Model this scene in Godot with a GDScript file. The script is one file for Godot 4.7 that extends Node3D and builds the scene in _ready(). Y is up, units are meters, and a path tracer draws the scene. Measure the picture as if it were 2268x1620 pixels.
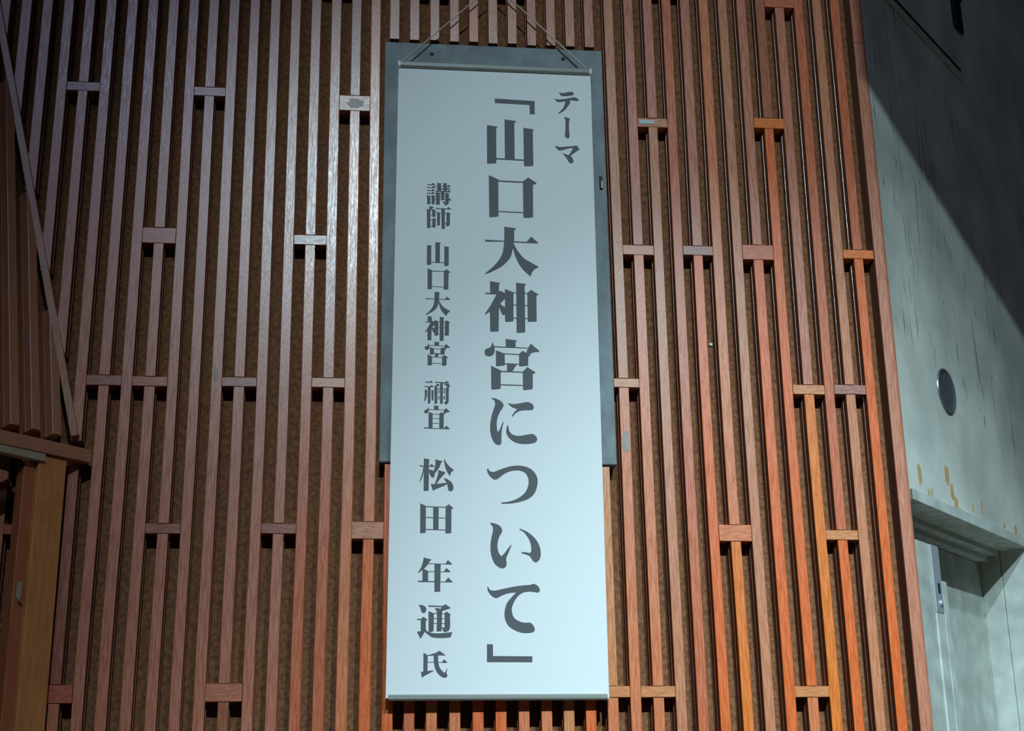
extends Node3D
# A slatted timber wall with a hanging paper banner, a steel board behind it, a painted wall with a doorway
# on the right and a leaning slatted panel over a doorway on the left. World: the faces of the main slats lie
# at z = 0, x runs along that wall, y is up, metres.

const PITCH := 0.06          # spacing of the slats
const HALF := 0.01425        # half the width of a slat's face
const DEEP := 0.051          # slat face to backing board
const BANNER_AT := Vector3(0.12, 3.765, 0.0)

# how far (mm) each slat 1..42 strays from its even place at three heights (3.99 m, 2.665 m, 1.905 m)
const STRAY_HIGH := [-4.2, -3.8, -3.3, -2.5, -0.5, 1.2, 1.2, 1.2, 0.3, -0.8, -0.6, 0.5, 1.4, 2.4, 3.1, 3.4, 4.0, 2.2, -1.0, -0.8, 0.6, 0.2, -1.1, -2.3, -3.2, -3.8, -4.4, -5.4, -5.7, -3.5, -0.8, 0.3, 0.3, -0.4, -1.0, -0.9, -0.3, 0.6, 2.7, 5.0, 4.8, 3.6]
const STRAY_MID := [-3, -3, -3, -3, -2, -0.3, 0.5, 2.4, 3.5, 2.8, 2.4, 3.6, 5.1, 6.2, 7.3, 7.4, 7.1, 7.4, 0, -1.4, -1.7, -1.4, -1.5, -2.0, -2.0, -2.2, -3.0, -4.1, -4.5, -0.9, -1.3, -2.1, -3.8, -5.5, -5.6, -4.6, -3.6, -2.5, -1.3, 0.1, 2.0, 3.3]
const STRAY_LOW := [-4, -4, -4, -4, -4.3, -5.3, -5.8, -3.6, -1.1, -1.0, -1.0, 0.4, 1.5, 2.1, 2.7, 2.3, 1.9, 1.9, 1.0, -2.1, -4.1, -3.0, -2.0, -1.7, -0.8, -0.7, -1.5, -2.8, -3.3, -1.7, 0.3, 0.5, -1.4, -1.4, 0.2, -0.1, -0.6, 1.4, 3.5, 4.0, 3.7, 3.5]

# crossbars: slat they interrupt, top, bottom, tone
const BARS := [
	[39, 4.0827, 4.0469, "m"], [12, 4.0711, 4.0383, "p"], [16, 4.0721, 4.0390, "p"], [21, 4.0807, 4.0474, "p"], [25, 4.0922, 4.0586, "t"], [33, 4.1191, 4.0850, "m"],
	[4, 3.6895, 3.6617, "d"], [10, 3.6881, 3.6600, "d"], [17, 3.6786, 3.6294, "p"], [32, 3.6416, 3.6127, "t"], [38, 3.6567, 3.6230, "y"],
	[8, 3.2372, 3.1903, "r"], [15, 3.2271, 3.1978, "d"], [31, 3.2255, 3.1955, "t"], [34, 3.2282, 3.1995, "v"], [37, 3.2365, 3.1904, "m"], [42, 3.2299, 3.2023, "y"],
	[6, 2.7963, 2.7679, "d"], [8, 2.7948, 2.7677, "r"], [12, 2.7970, 2.7710, "d"], [16, 2.7997, 2.7729, "c"], [30, 2.8145, 2.7885, "c"], [39, 2.8053, 2.7774, "c"], [41, 2.8075, 2.7796, "v"],
	[3, 2.3808, 2.3544, "r"], [9, 2.3860, 2.3593, "d"], [14, 2.3884, 2.3614, "d"], [18, 2.3946, 2.3484, "t"], [35, 2.3944, 2.3488, "s"], [40, 2.3815, 2.3547, "c"],
	[5, 1.9655, 1.9199, "r"], [12, 1.9673, 1.9217, "p"], [29, 1.9566, 1.9279, "c"], [31, 1.9561, 1.9274, "c"], [38, 1.9544, 1.9259, "c"],
	[20, 1.5330, 1.5050, "o"], [35, 1.5330, 1.5050, "t"], [10, 1.5330, 1.5050, "p"]]

# tone of each slat 1..42, a letter for each length between crossbars from the top down
const TONES := ["p", "p", "pp", "pp", "pdp", "pp", "p", "ppp", "pp", "ppp", "p", "bppb", "p", "pp", "pm", "ppm", "bs", "so",
	"po", "pmo", "pps", "ps", "mo", "to", "tts", "ps", "tc", "to", "pcs", "ts", "pss", "pt", "mm", "po", "syy", "t", "po", "bos", "ppy", "mo", "tt", "mo"]

# outlines of the printed characters: centre (mm from the top of the sheet), then strokes as x, y, curved?
const GLYPHS := {
	"te_kata": [Vector2(212.8, -100.2), [
		[-21.8, 35.4, 0, -12.2, 32.6, 1, 16.7, 37.9, 1, 23.3, 31.9, 1, 17.7, 26.4, 1, -14.5, 23.3, 1],
		[-37.4, 13.9, 0, -27.1, 10.6, 1, 0.4, 14.1, 1, 25.4, 19.8, 1, 37.4, 12.0, 1, 32.9, 8.3, 1, 10.7, 9.3, 1, -7.7, 5.1, 1, -26.5, 2.5, 1],
		[-3.6, 9.6, 0, 11.1, 5.9, 1, 5.0, -8.8, 1, -7.1, -25.1, 1, -26.4, -37.9, 0, -25.6, -34.5, 0, -12.2, -19.6, 1, -4.7, -2.0, 1]]],
	"bar_kata": [Vector2(213.1, -182.2), [
		[-9.3, 34.8, 0, -0.2, 33.5, 1, 9.3, 29.0, 0, 6.0, 21.7, 1, 5.3, -4.0, 1, 6.0, -26.7, 1, 1.9, -34.8, 1, -7.0, -30.0, 1, -7.6, -23.0, 1, -5.5, 1.3, 1, -5.4, 25.5, 1]]],
	"ma_kata": [Vector2(211.6, -268.5), [
		[-37.3, 25.8, 0, -24.5, 22.1, 1, 0.1, 24.5, 1, 22.1, 27.3, 0, 26.6, 30.0, 0, 37.3, 16.9, 0, 32.1, 13.9, 0, 8.3, -5.4, 0, 3.2, -4.1, 0, 9.9, 6.0, 0, 17.5, 20.3, 0, 2.5, 18.3, 1, -15.7, 12.0, 1, -24.8, 10.8, 1, -32.4, 17.0, 1],
		[-15.5, 2.2, 0, -3.2, -1.6, 1, 9.6, -5.9, 1, 16.9, -19.1, 1, 16.2, -26.1, 1, 8.9, -30.0, 1, 2.6, -25.2, 1, -4.7, -11.5, 1]]],
	"open_quote": [Vector2(57.0, -118.6), [
		[-59.4, 23.9, 0, 59.6, 20.2, 0, 59.5, -23.9, 0, 44.5, -23.4, 0, 43.8, 6.9, 0, -59.6, 8.7, 0]]],
	"yama": [Vector2(43.1, -238.3), [
		[-70.1, 54.5, 0, -38.8, 50.7, 0, -39.9, 47.0, 0, -42.5, 46.3, 0, -43.2, -64.9, 0, -45.3, -69.2, 0, -68.7, -71.2, 0, -70.7, -68.2, 0],
		[-17.5, 75.4, 0, 16.7, 71.7, 0, 15.4, 67.1, 0, 11.7, 65.8, 0, 11.0, -54.5, 0, -17.8, -53.6, 0],
		[38.3, 50.5, 0, 70.7, 45.5, 0, 69.0, 42.1, 0, 66.5, 42.0, 0, 65.9, -70.5, 0, 63.8, -73.4, 0, 40.0, -75.4, 0, 38.0, -71.6, 0],
		[-43.5, -51.8, 0, 38.3, -53.4, 0, 38.3, -57.6, 0, -43.6, -56.0, 0]]],
	"kuchi": [Vector2(47.1, -412.5), [
		[-70.0, 66.6, 0, -42.2, 54.0, 0, -42.8, -61.1, 0, -44.8, -64.4, 0, -68.2, -66.6, 0, -69.9, -63.4, 0],
		[-46.0, 55.3, 0, -38.5, 50.8, 0, 28.8, 49.7, 0, 28.7, 45.5, 0, -42.3, 46.6, 0],
		[28.3, 49.1, 0, 46.8, 63.3, 0, 70.0, 47.0, 0, 69.9, 43.7, 0, 59.7, 40.3, 0, 58.3, -60.5, 0, 56.7, -63.2, 0, 31.9, -65.7, 0, 29.5, -61.4, 0, 30.0, 44.2, 0],
		[-43.4, -46.2, 0, 29.7, -47.5, 0, 29.7, -50.8, 0, -43.4, -49.4, 0]]],
	"dai": [Vector2(41.0, -583.6), [
		[-76.8, 34.6, 0, -73.7, 33.8, 0, -21.3, 32.2, 0, 43.8, 30.9, 0, 57.4, 47.8, 0, 77.3, 29.4, 0, 76.4, 26.7, 0, 7.4, 27.7, 0, -21.3, 29.1, 0, -75.8, 27.8, 0],
		[-20.8, 76.1, 0, 13.9, 72.2, 0, 12.8, 68.3, 0, 8.8, 67.1, 0, 7.6, 28.6, 0, 3.5, 7.1, 1, -4.2, -18.9, 1, -25.4, -44.1, 1, -50.6, -60.4, 1, -75.6, -72.8, 0, -77.3, -70.5, 0, -48.3, -42.5, 1, -28.1, -10.7, 1, -22.0, 25.4, 1, -20.3, 59.4, 0],
		[6.5, 24.1, 0, 17.1, 3.0, 1, 35.6, -20.0, 1, 56.3, -33.2, 1, 77.0, -44.7, 0, 76.0, -47.0, 0, 66.4, -52.6, 1, 57.8, -64.0, 1, 54.1, -76.1, 0, 34.9, -58.0, 1, 20.6, -38.3, 1, 10.5, -14.0, 1, 4.0, 10.5, 0]]],
	"jin": [Vector2(38.9, -754.0), [
		[-61.3, 76.9, 0, -31.8, 72.8, 0, -33.3, 69.5, 0, -35.4, 68.8, 0, -35.8, 39.7, 0, -61.2, 41.2, 0],
		[-75.6, 43.4, 0, -74.0, 41.9, 0, -61.6, 41.2, 0, -42.0, 39.5, 0, -35.7, 46.3, 0, -31.5, 49.0, 0, -18.1, 41.2, 0, -18.0, 22.5, 0, -20.4, 23.6, 0, -33.0, 9.0, 0, -18.7, -1.6, 0, -18.5, -23.4, 0, -25.2, -24.2, 1, -29.2, -19.3, 1, -36.2, -0.9, 0, -38.1, -73.8, 0, -59.6, -75.4, 0, -62.1, -73.3, 0, -62.2, -15.8, 0, -76.6, -24.8, 0, -77.0, -22.7, 0, -59.9, 3.9, 0, -43.0, 37.3, 0, -74.0, 37.5, 0],
		[-19.0, 54.4, 0, 5.8, 45.2, 0, 4.5, -41.3, 0, 2.4, -43.1, 0, -18.2, -45.2, 0, -19.2, -41.9, 0],
		[13.1, 74.7, 0, 42.2, 71.3, 0, 40.4, 67.7, 0, 38.3, 66.8, 0, 37.6, -72.0, 0, 36.4, -74.9, 0, 15.3, -76.9, 0, 12.9, -74.8, 0, 13.8, 69.7, 0],
		[45.2, 43.6, 0, 55.8, 54.2, 0, 77.0, 40.9, 0, 75.7, 38.2, 0, 71.5, 37.0, 0, 70.9, -39.7, 0, 69.6, -41.5, 0, 46.8, -43.2, 0, 45.2, -41.0, 0],
		[4.7, 45.1, 0, 46.3, 43.6, 0, 46.2, 41.2, 0, 4.7, 42.5, 0],
		[4.2, 7.8, 0, 46.7, 7.1, 0, 46.6, 4.9, 0, 4.2, 5.4, 0],
		[3.6, -31.6, 0, 46.0, -32.1, 0, 45.9, -34.5, 0, 3.6, -34.2, 0]]],
	"guu": [Vector2(38.1, -924.8), [
		[-54.4, 65.0, 0, -49.7, 47.5, 1, -49.4, 35.7, 1, -55.4, 26.0, 1, -64.6, 22.1, 1, -74.8, 25.6, 1, -78.0, 35.1, 1, -73.6, 43.8, 1, -61.3, 49.4, 1],
		[-18.0, 74.9, 0, 14.2, 71.5, 0, 12.7, 68.2, 0, 10.6, 67.1, 0, 10.4, 50.5, 0, -17.3, 51.4, 0],
		[-50.4, 52.6, 0, 44.2, 50.6, 0, 44.2, 48.3, 0, -50.5, 49.6, 0],
		[53.3, 62.7, 0, 78.0, 41.3, 0, 75.9, 38.6, 0, 63.5, 37.5, 1, 50.1, 32.1, 0, 51.6, 26.5, 0, 49.5, 24.3, 0, 45.9, 28.1, 0, 39.8, 34.0, 0, 45.2, 49.6, 0],
		[-45.7, 40.7, 0, -20.6, 31.0, 0, -21.1, -3.2, 0, -44.5, -6.9, 0, -45.9, -3.7, 0],
		[-23.7, 32.6, 0, 20.3, 30.6, 0, 20.3, 28.2, 0, -23.7, 29.9, 0],
		[19.7, 31.4, 0, 30.1, 41.1, 0, 46.3, 30.3, 0, 44.9, -2.3, 0, 20.3, -5.6, 0, 19.2, -0.2, 0],
		[-21.0, 2.8, 0, 19.9, 2.3, 0, 19.8, 0.2, 0, -21.0, -0.0, 0],
		[-14.9, 0.8, 0, 13.1, 0.5, 0, -0.3, -20.9, 0, -15.2, -20.5, 0],
		[-60.0, -5.5, 0, -32.5, -18.3, 0, -33.5, -69.2, 0, -35.1, -72.3, 0, -58.5, -74.9, 0, -59.8, -71.8, 0],
		[-37.5, -17.4, 0, -30.4, -19.6, 0, 29.1, -20.9, 0, 29.0, -23.5, 0, -33.5, -22.6, 0],
		[29.1, -21.3, 0, 42.2, -6.6, 0, 65.0, -22.3, 0, 63.7, -24.9, 0, 57.6, -26.7, 0, 56.8, -68.5, 0, 54.3, -71.7, 0, 31.9, -74.7, 0, 29.1, -71.2, 0],
		[-33.3, -59.0, 0, 29.0, -60.0, 0, 29.0, -62.3, 0, -33.4, -61.8, 0]]],
	"ni": [Vector2(39.2, -1091.4), [
		[-59.6, 67.6, 0, -48.7, 65.7, 1, -34.6, 58.6, 1, -27.1, 48.2, 1, -28.8, 40.9, 1, -38.0, 26.1, 1, -45.8, 3.1, 1, -46.0, -23.9, 1, -43.3, -30.5, 0, -39.6, -24.8, 1, -29.3, -0.8, 0, -27.3, -2.9, 0, -32.6, -23.7, 1, -34.3, -46.4, 1, -35.1, -62.9, 1, -43.1, -67.6, 1, -54.1, -61.1, 1, -62.9, -40.7, 1, -65.2, -13.8, 1, -60.3, 17.4, 1, -50.9, 47.8, 1, -52.4, 59.3, 1, -59.6, 64.8, 0],
		[-14.9, 54.7, 0, -10.4, 52.1, 1, 1.7, 50.6, 1, 20.0, 53.7, 1, 40.3, 57.2, 1, 53.4, 51.7, 1, 57.5, 41.3, 1, 52.1, 34.5, 1, 39.9, 33.7, 1, 19.6, 31.7, 1, 7.4, 24.8, 1, -2.3, 14.2, 0, -4.5, 15.8, 0, 2.3, 26.8, 1, 11.2, 36.3, 0, -0.5, 40.3, 1, -10.5, 47.5, 1],
		[-17.3, -10.0, 0, -14.7, -11.0, 0, -12.5, -25.4, 1, -3.6, -36.7, 1, 14.4, -40.6, 1, 34.6, -37.2, 1, 52.8, -34.8, 1, 62.8, -41.9, 1, 65.2, -50.2, 1, 59.4, -58.5, 1, 38.2, -63.3, 1, 10.1, -61.3, 1, -9.8, -50.2, 1, -19.7, -34.9, 1, -20.1, -21.4, 1]]],
	"tsu": [Vector2(33.7, -1270.5), [
		[-68.2, 44.9, 0, -66.1, 44.3, 0, -62.3, 37.9, 1, -52.4, 35.0, 1, -35.4, 41.3, 1, -5.4, 51.4, 1, 24.6, 53.6, 1, 52.4, 44.3, 1, 67.1, 25.2, 1, 69.3, 4.9, 1, 61.2, -21.5, 1, 45.0, -37.8, 1, 21.0, -47.1, 1, -6.9, -52.4, 1, -30.6, -53.6, 0, -31.0, -50.2, 0, -6.8, -46.3, 1, 17.2, -36.1, 1, 35.3, -19.8, 1, 44.1, 2.6, 1, 42.1, 22.8, 1, 32.3, 36.0, 1, 14.4, 40.4, 1, -5.6, 37.5, 1, -21.6, 30.2, 1, -37.7, 17.9, 1, -47.7, 13.7, 1, -58.5, 19.7, 1, -67.4, 31.7, 1, -69.3, 40.8, 1]]],
	"i": [Vector2(39.6, -1438.4), [
		[-68.2, 61.2, 0, -64.6, 61.6, 0, -50.9, 58.4, 1, -40.2, 51.5, 1, -35.8, 39.6, 1, -44.4, 21.8, 1, -49.2, 0.0, 1, -45.9, -19.6, 1, -39.2, -29.4, 0, -32.2, -23.4, 1, -22.3, -10.6, 1, -12.3, 2.6, 0, -11.0, 0.3, 0, -18.5, -17.5, 1, -25.5, -35.2, 1, -25.2, -52.8, 1, -30.8, -60.6, 1, -40.5, -61.6, 1, -56.0, -51.0, 1, -65.5, -29.5, 1, -68.2, -4.0, 1, -65.0, 21.6, 1, -60.5, 43.4, 1, -62.8, 53.3, 1, -67.6, 58.2, 0],
		[11.6, 45.9, 0, 14.9, 45.6, 0, 33.5, 37.2, 1, 52.9, 20.4, 1, 65.3, -1.2, 1, 68.2, -22.9, 1, 63.6, -38.6, 1, 53.6, -45.2, 1, 44.9, -38.7, 1, 38.2, -28.9, 1, 28.5, -24.1, 1, 15.8, -20.8, 0, 15.9, -17.3, 0, 28.6, -18.2, 1, 38.4, -19.7, 1, 42.4, -16.1, 0, 41.7, 2.6, 1, 35.2, 20.3, 1, 23.6, 36.1, 1, 11.5, 43.5, 0]]],
	"te": [Vector2(32.6, -1606.9), [
		[-70.4, 56.8, 0, -68.1, 57.0, 0, -64.3, 49.3, 1, -53.7, 46.4, 1, -28.4, 51.3, 1, 2.8, 57.8, 1, 30.1, 61.2, 1, 45.8, 62.8, 1, 53.6, 65.1, 1, 63.3, 61.3, 1, 70.0, 52.6, 1, 70.4, 46.8, 1, 66.8, 42.3, 1, 55.2, 43.4, 1, 37.6, 44.2, 1, 20.0, 38.9, 1, 6.2, 25.4, 1, -3.8, 6.1, 1, -5.5, -7.3, 1, -0.3, -24.5, 1, 13.0, -34.1, 1, 28.4, -38.3, 1, 43.0, -38.3, 1, 50.6, -44.6, 1, 54.9, -54.1, 1, 52.2, -61.7, 1, 39.6, -65.1, 1, 20.3, -64.6, 1, 1.1, -57.9, 1, -16.1, -45.5, 1, -24.5, -26.5, 1, -24.9, -9.3, 1, -19.2, 11.8, 1, -7.4, 27.3, 1, 6.8, 41.8, 0, -9.1, 40.8, 1, -28.6, 34.9, 1, -42.2, 28.1, 1, -49.0, 26.8, 1, -60.6, 33.9, 1, -69.2, 46.4, 1]]],
	"close_quote": [Vector2(19.6, -1725.1), [
		[-59.9, 23.4, 0, -44.0, 23.1, 0, -44.0, -7.4, 0, 60.3, -8.0, 0, 59.7, -23.4, 0, -60.3, -22.8, 0]]],
	"kou": [Vector2(-168.8, -411.3), [
		[-33.1, 30.1, 0, -21.2, 29.5, 0, -17.0, 35.4, 0, -10.5, 28.7, 0, -11.1, 27.1, 0, -32.8, 26.9, 0],
		[-35.4, 21.0, 0, -20.3, 20.4, 0, -15.8, 25.5, 0, -9.0, 20.0, 0, -9.3, 18.5, 0, -34.8, 17.9, 0],
		[-34.2, 11.5, 0, -21.8, 10.9, 0, -17.6, 15.8, 0, -11.8, 10.4, 0, -12.1, 8.8, 0, -34.2, 8.4, 0],
		[-34.5, 2.6, 0, -21.2, 2.1, 0, -17.5, 7.1, 0, -11.3, 1.4, 0, -11.6, -0.3, 0, -34.5, -0.2, 0],
		[-34.5, -3.9, 0, -24.5, -8.5, 0, -24.7, -31.9, 0, -25.6, -33.1, 0, -33.2, -33.8, 0],
		[-21.7, -7.2, 0, -16.4, -3.7, 0, -9.6, -8.0, 0, -11.9, -9.3, 0, -11.8, -31.4, 0, -12.6, -32.3, 0, -20.5, -33.0, 0],
		[-25.1, -6.7, 0, -21.1, -7.2, 0, -21.1, -8.4, 0, -25.1, -7.9, 0],
		[-25.0, -27.6, 0, -21.1, -27.7, 0, -21.1, -28.9, 0, -25.0, -28.8, 0],
		[-4.8, 34.8, 0, 8.0, 33.4, 0, 6.8, 30.9, 0, 6.9, 8.6, 0, -3.7, 8.9, 0],
		[12.5, 34.8, 0, 25.2, 33.7, 0, 23.5, 31.5, 0, 23.5, 8.6, 0, 13.3, 8.5, 0],
		[-10.1, 26.6, 0, -3.1, 25.6, 0, 24.1, 25.7, 0, 28.6, 29.6, 0, 34.5, 24.1, 0, 34.3, 22.8, 0, 22.9, 24.0, 0, -9.9, 25.0, 0],
		[-7.6, 17.6, 0, 24.1, 17.9, 0, 27.5, 20.8, 0, 32.9, 15.7, 0, 32.6, 14.8, 0, -6.5, 15.6, 0],
		[-11.0, 10.5, 0, 23.5, 9.2, 0, 29.2, 12.7, 0, 35.2, 8.0, 0, 34.8, 6.8, 0, -7.1, 7.5, 0],
		[-8.8, 6.8, 0, 3.7, 2.9, 0, 2.6, -33.4, 0, -8.1, -34.4, 0],
		[5.7, 8.0, 0, 16.1, 7.7, 0, 15.6, -18.2, 0, 6.5, -18.2, 0],
		[18.4, 0.4, 0, 22.4, 5.5, 0, 30.6, 0.8, 0, 29.5, -1.1, 0, 28.8, -27.0, 1, 25.2, -32.6, 1, 17.5, -35.4, 0, 16.1, -31.1, 0, 14.4, -27.5, 0, 9.4, -24.6, 0, 9.9, -23.3, 0, 19.0, -25.1, 0],
		[2.6, 2.9, 0, 19.0, 2.5, 0, 19.0, 1.3, 0, 2.6, 1.7, 0],
		[2.6, -7.0, 0, 19.0, -6.6, 0, 19.0, -7.9, 0, 2.6, -8.2, 0],
		[-11.0, -16.1, 0, 3.7, -17.4, 0, 18.4, -17.3, 0, 28.6, -15.9, 0, 32.5, -12.3, 0, 35.4, -18.8, 0, 34.2, -20.0, 0, 29.1, -18.4, 0, 18.4, -18.5, 0, -11.0, -17.9, 0]]],
	"shi": [Vector2(-168.4, -485.8), [
		[-27.1, 35.2, 0, -14.5, 32.8, 0, -20.3, 26.9, 0, -24.2, 23.7, 0, -24.1, -32.4, 0, -34.1, -33.9, 0, -34.9, 26.4, 0, -28.7, 24.2, 0],
		[-23.7, 22.7, 0, -16.4, 26.4, 0, -7.9, 21.2, 0, -9.6, 19.9, 0, -9.9, 2.2, 0, -19.3, 1.9, 0, -19.7, 21.4, 0, -23.7, 21.5, 0],
		[-24.2, 6.3, 0, -19.1, 6.1, 0, -19.1, 4.9, 0, -24.2, 5.1, 0],
		[-24.1, -5.9, 0, -19.1, -5.7, 0, -14.6, -1.6, 0, -6.7, -6.3, 0, -7.9, -7.8, 0, -9.2, -8.2, 0, -9.2, -30.7, 0, -19.0, -31.2, 0, -19.3, -7.3, 0, -24.1, -7.3, 0],
		[-24.1, -26.9, 0, -19.0, -27.1, 0, -19.0, -28.3, 0, -24.1, -28.2, 0],
		[-9.0, 30.1, 0, 23.6, 29.0, 0, 27.0, 34.6, 0, 34.9, 28.1, 0, 34.4, 26.6, 0, -9.0, 27.3, 0],
		[-5.7, 18.8, 0, 3.4, 14.8, 0, 3.2, -23.6, 0, -5.3, -25.1, 0],
		[6.7, 27.8, 0, 17.4, 27.5, 0, 17.1, -33.5, 0, 7.7, -35.2, 0],
		[21.4, 13.6, 0, 24.8, 19.2, 0, 33.2, 13.4, 0, 32.6, 11.5, 0, 31.7, 10.3, 0, 31.3, -19.6, 1, 27.0, -25.3, 1, 21.4, -26.0, 0, 19.7, -20.0, 0, 17.4, -17.7, 0, 17.4, -15.2, 0, 21.9, -16.9, 0],
		[2.8, 14.8, 0, 21.9, 13.6, 0, 21.9, 12.4, 0, 2.8, 13.3, 0]]],
	"ne": [Vector2(-173.0, -1011.4), [
		[-32.4, 30.8, 0, -19.6, 30.1, 0, -16.9, 34.5, 0, -11.8, 28.9, 0, -12.3, 27.6, 0, -32.1, 27.6, 0],
		[-34.2, 17.4, 0, -18.5, 16.9, 0, -15.8, 21.5, 0, -9.9, 16.3, 0, -10.4, 14.8, 0, -33.8, 14.7, 0],
		[-25.5, 15.7, 0, -17.6, 15.5, 0, -18.4, -32.1, 0, -25.4, -32.7, 0],
		[-34.1, 7.0, 0, -27.1, 5.5, 0, -27.6, -9.7, 1, -30.3, -19.9, 1, -34.5, -27.3, 0, -35.4, -25.6, 0, -33.7, -12.1, 1],
		[-15.5, 6.3, 0, -9.3, 5.8, 0, -9.8, -22.4, 0, -15.2, -23.9, 0],
		[-5.9, 30.4, 0, 22.6, 29.6, 0, 26.7, 34.0, 0, 34.0, 28.7, 0, 33.5, 27.5, 0, -5.6, 27.9, 0],
		[0.1, 25.5, 0, 7.4, 22.3, 0, 3.1, 17.9, 0, -3.9, 14.9, 0, 1.0, 12.8, 0, 0.8, -32.3, 0, -6.7, -33.5, 0, -7.2, 17.7, 0, -2.3, 20.6, 0],
		[8.5, 28.2, 0, 16.6, 28.1, 0, 16.1, -32.0, 0, 8.6, -32.5, 0],
		[17.7, 26.7, 0, 28.0, 25.7, 1, 34.5, 23.0, 1, 35.4, 17.4, 1, 31.8, 14.5, 0, 34.3, 10.6, 0, 32.6, 8.8, 0, 32.1, -26.7, 1, 29.1, -31.8, 1, 22.4, -34.5, 0, 19.9, -25.8, 0, 24.8, -26.8, 0, 24.2, 11.5, 0, 27.8, 15.0, 0, 25.9, 20.0, 0],
		[0.4, 12.4, 0, 24.8, 11.7, 0, 24.8, 10.6, 0, 0.4, 11.1, 0],
		[2.2, 7.9, 0, 3.9, 8.3, 0, 7.6, -1.8, 0, 5.8, -2.2, 0],
		[5.8, 8.0, 0, 7.6, 7.8, 0, 4.1, -2.0, 0, 2.2, -1.8, 0],
		[2.2, -10.1, 0, 3.9, -9.7, 0, 7.6, -19.8, 0, 5.9, -20.2, 0],
		[5.9, -10.0, 0, 7.6, -10.2, 0, 4.1, -20.0, 0, 2.2, -19.8, 0],
		[17.8, 8.2, 0, 19.6, 8.6, 0, 23.3, -1.5, 0, 21.5, -1.9, 0],
		[21.5, 8.3, 0, 23.3, 8.1, 0, 19.8, -1.7, 0, 17.8, -1.5, 0],
		[17.9, -9.8, 0, 19.6, -9.5, 0, 23.3, -19.5, 0, 21.5, -19.9, 0],
		[21.5, -9.8, 0, 23.3, -10.0, 0, 19.8, -19.7, 0, 17.9, -19.5, 0]]],
	"gi": [Vector2(-173.1, -1082.9), [
		[-24.2, 29.0, 0, -22.3, 21.4, 1, -24.1, 14.7, 1, -29.5, 10.3, 1, -34.3, 12.3, 1, -35.0, 16.2, 1, -32.2, 20.1, 1, -26.8, 22.5, 1],
		[-8.0, 33.4, 0, 5.7, 32.0, 0, 4.4, 30.3, 0, 4.4, 21.3, 0, -8.0, 21.7, 0],
		[-22.0, 22.5, 0, 20.5, 21.9, 0, 20.5, 20.5, 0, -22.0, 20.9, 0],
		[24.6, 26.9, 0, 35.4, 17.3, 0, 34.5, 15.9, 0, 28.1, 14.4, 1, 21.6, 11.0, 0, 20.5, 7.6, 0, 17.3, 12.0, 0, 20.5, 21.6, 0],
		[-23.0, 15.3, 0, -11.7, 10.4, 0, -11.8, -31.9, 0, -22.9, -31.5, 0],
		[6.8, 10.2, 0, 12.8, 14.7, 0, 20.5, 8.1, 0, 18.9, 7.0, 0, 18.6, -32.0, 0, 6.4, -31.8, 0],
		[-12.0, 9.5, 0, 6.8, 9.4, 0, 6.8, 7.9, 0, -11.9, 8.2, 0],
		[-11.9, -3.0, 0, 6.6, -3.2, 0, 6.6, -4.5, 0, -11.9, -4.2, 0],
		[-11.9, -16.6, 0, 6.6, -16.9, 0, 6.6, -18.2, 0, -11.9, -17.9, 0],
		[-35.4, -29.5, 0, -11.6, -31.0, 0, 6.4, -31.6, 0, 18.9, -32.0, 0, 25.7, -23.8, 0, 35.0, -31.4, 0, 34.5, -33.4, 0, -35.2, -32.5, 0]]],
	"matsu": [Vector2(-173.9, -1245.7), [
		[-34.7, 45.4, 0, -18.3, 42.4, 0, -19.5, 40.6, 0, -20.6, 40.1, 0, -21.3, -43.0, 0, -22.2, -44.6, 0, -33.9, -45.3, 0, -34.9, -43.2, 0],
		[-45.9, 26.2, 0, -35.7, 24.7, 0, -19.5, 23.7, 0, -14.0, 30.3, 0, -6.1, 23.9, 0, -6.9, 22.0, 0, -45.5, 22.6, 0],
		[-34.2, 28.2, 0, -34.9, 7.9, 1, -40.1, -10.8, 1, -45.3, -21.6, 0, -46.8, -20.9, 0, -43.1, -9.2, 1, -37.9, 7.9, 1, -36.1, 21.9, 0],
		[-20.5, 14.3, 0, -10.6, 12.1, 1, -5.3, 3.6, 1, -5.7, -4.9, 1, -11.3, -7.6, 1, -15.9, -3.5, 1, -20.5, 7.3, 0],
		[-3.4, 43.4, 0, 16.4, 37.7, 0, 15.2, 35.8, 0, 12.9, 35.0, 0, 6.8, 19.3, 1, -4.5, 3.6, 0, -9.1, 5.1, 0, -4.6, 22.3, 1, -2.8, 34.8, 0],
		[20.9, 43.7, 0, 23.1, 43.0, 0, 27.3, 33.6, 1, 36.5, 22.8, 1, 46.8, 14.7, 0, 46.3, 12.8, 0, 41.0, 8.8, 1, 36.4, -3.4, 0, 28.9, 8.7, 1, 23.5, 22.7, 1, 20.6, 38.3, 0],
		[4.9, 13.1, 0, 24.6, 7.1, 0, 22.8, 4.7, 0, 9.1, -11.7, 0, -0.2, -25.8, 0, 26.1, -22.1, 0, 28.8, -24.7, 0, 21.3, -30.2, 0, -5.9, -41.3, 0, -9.0, -45.4, 0, -15.8, -25.7, 0, -5.2, -26.2, 0, 0.0, -11.8, 1, 4.3, 3.7, 1],
		[20.5, -8.8, 0, 30.4, -12.7, 1, 41.0, -20.7, 1, 45.8, -33.0, 1, 44.0, -42.3, 1, 37.2, -44.9, 1, 31.9, -40.9, 1, 28.8, -25.5, 1, 20.5, -10.4, 0]]],
	"ta": [Vector2(-173.1, -1366.4), [
		[-44.6, 40.9, 0, -29.2, 33.8, 0, -29.7, -39.3, 0, -43.6, -40.9, 0, -44.6, -39.4, 0],
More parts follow.
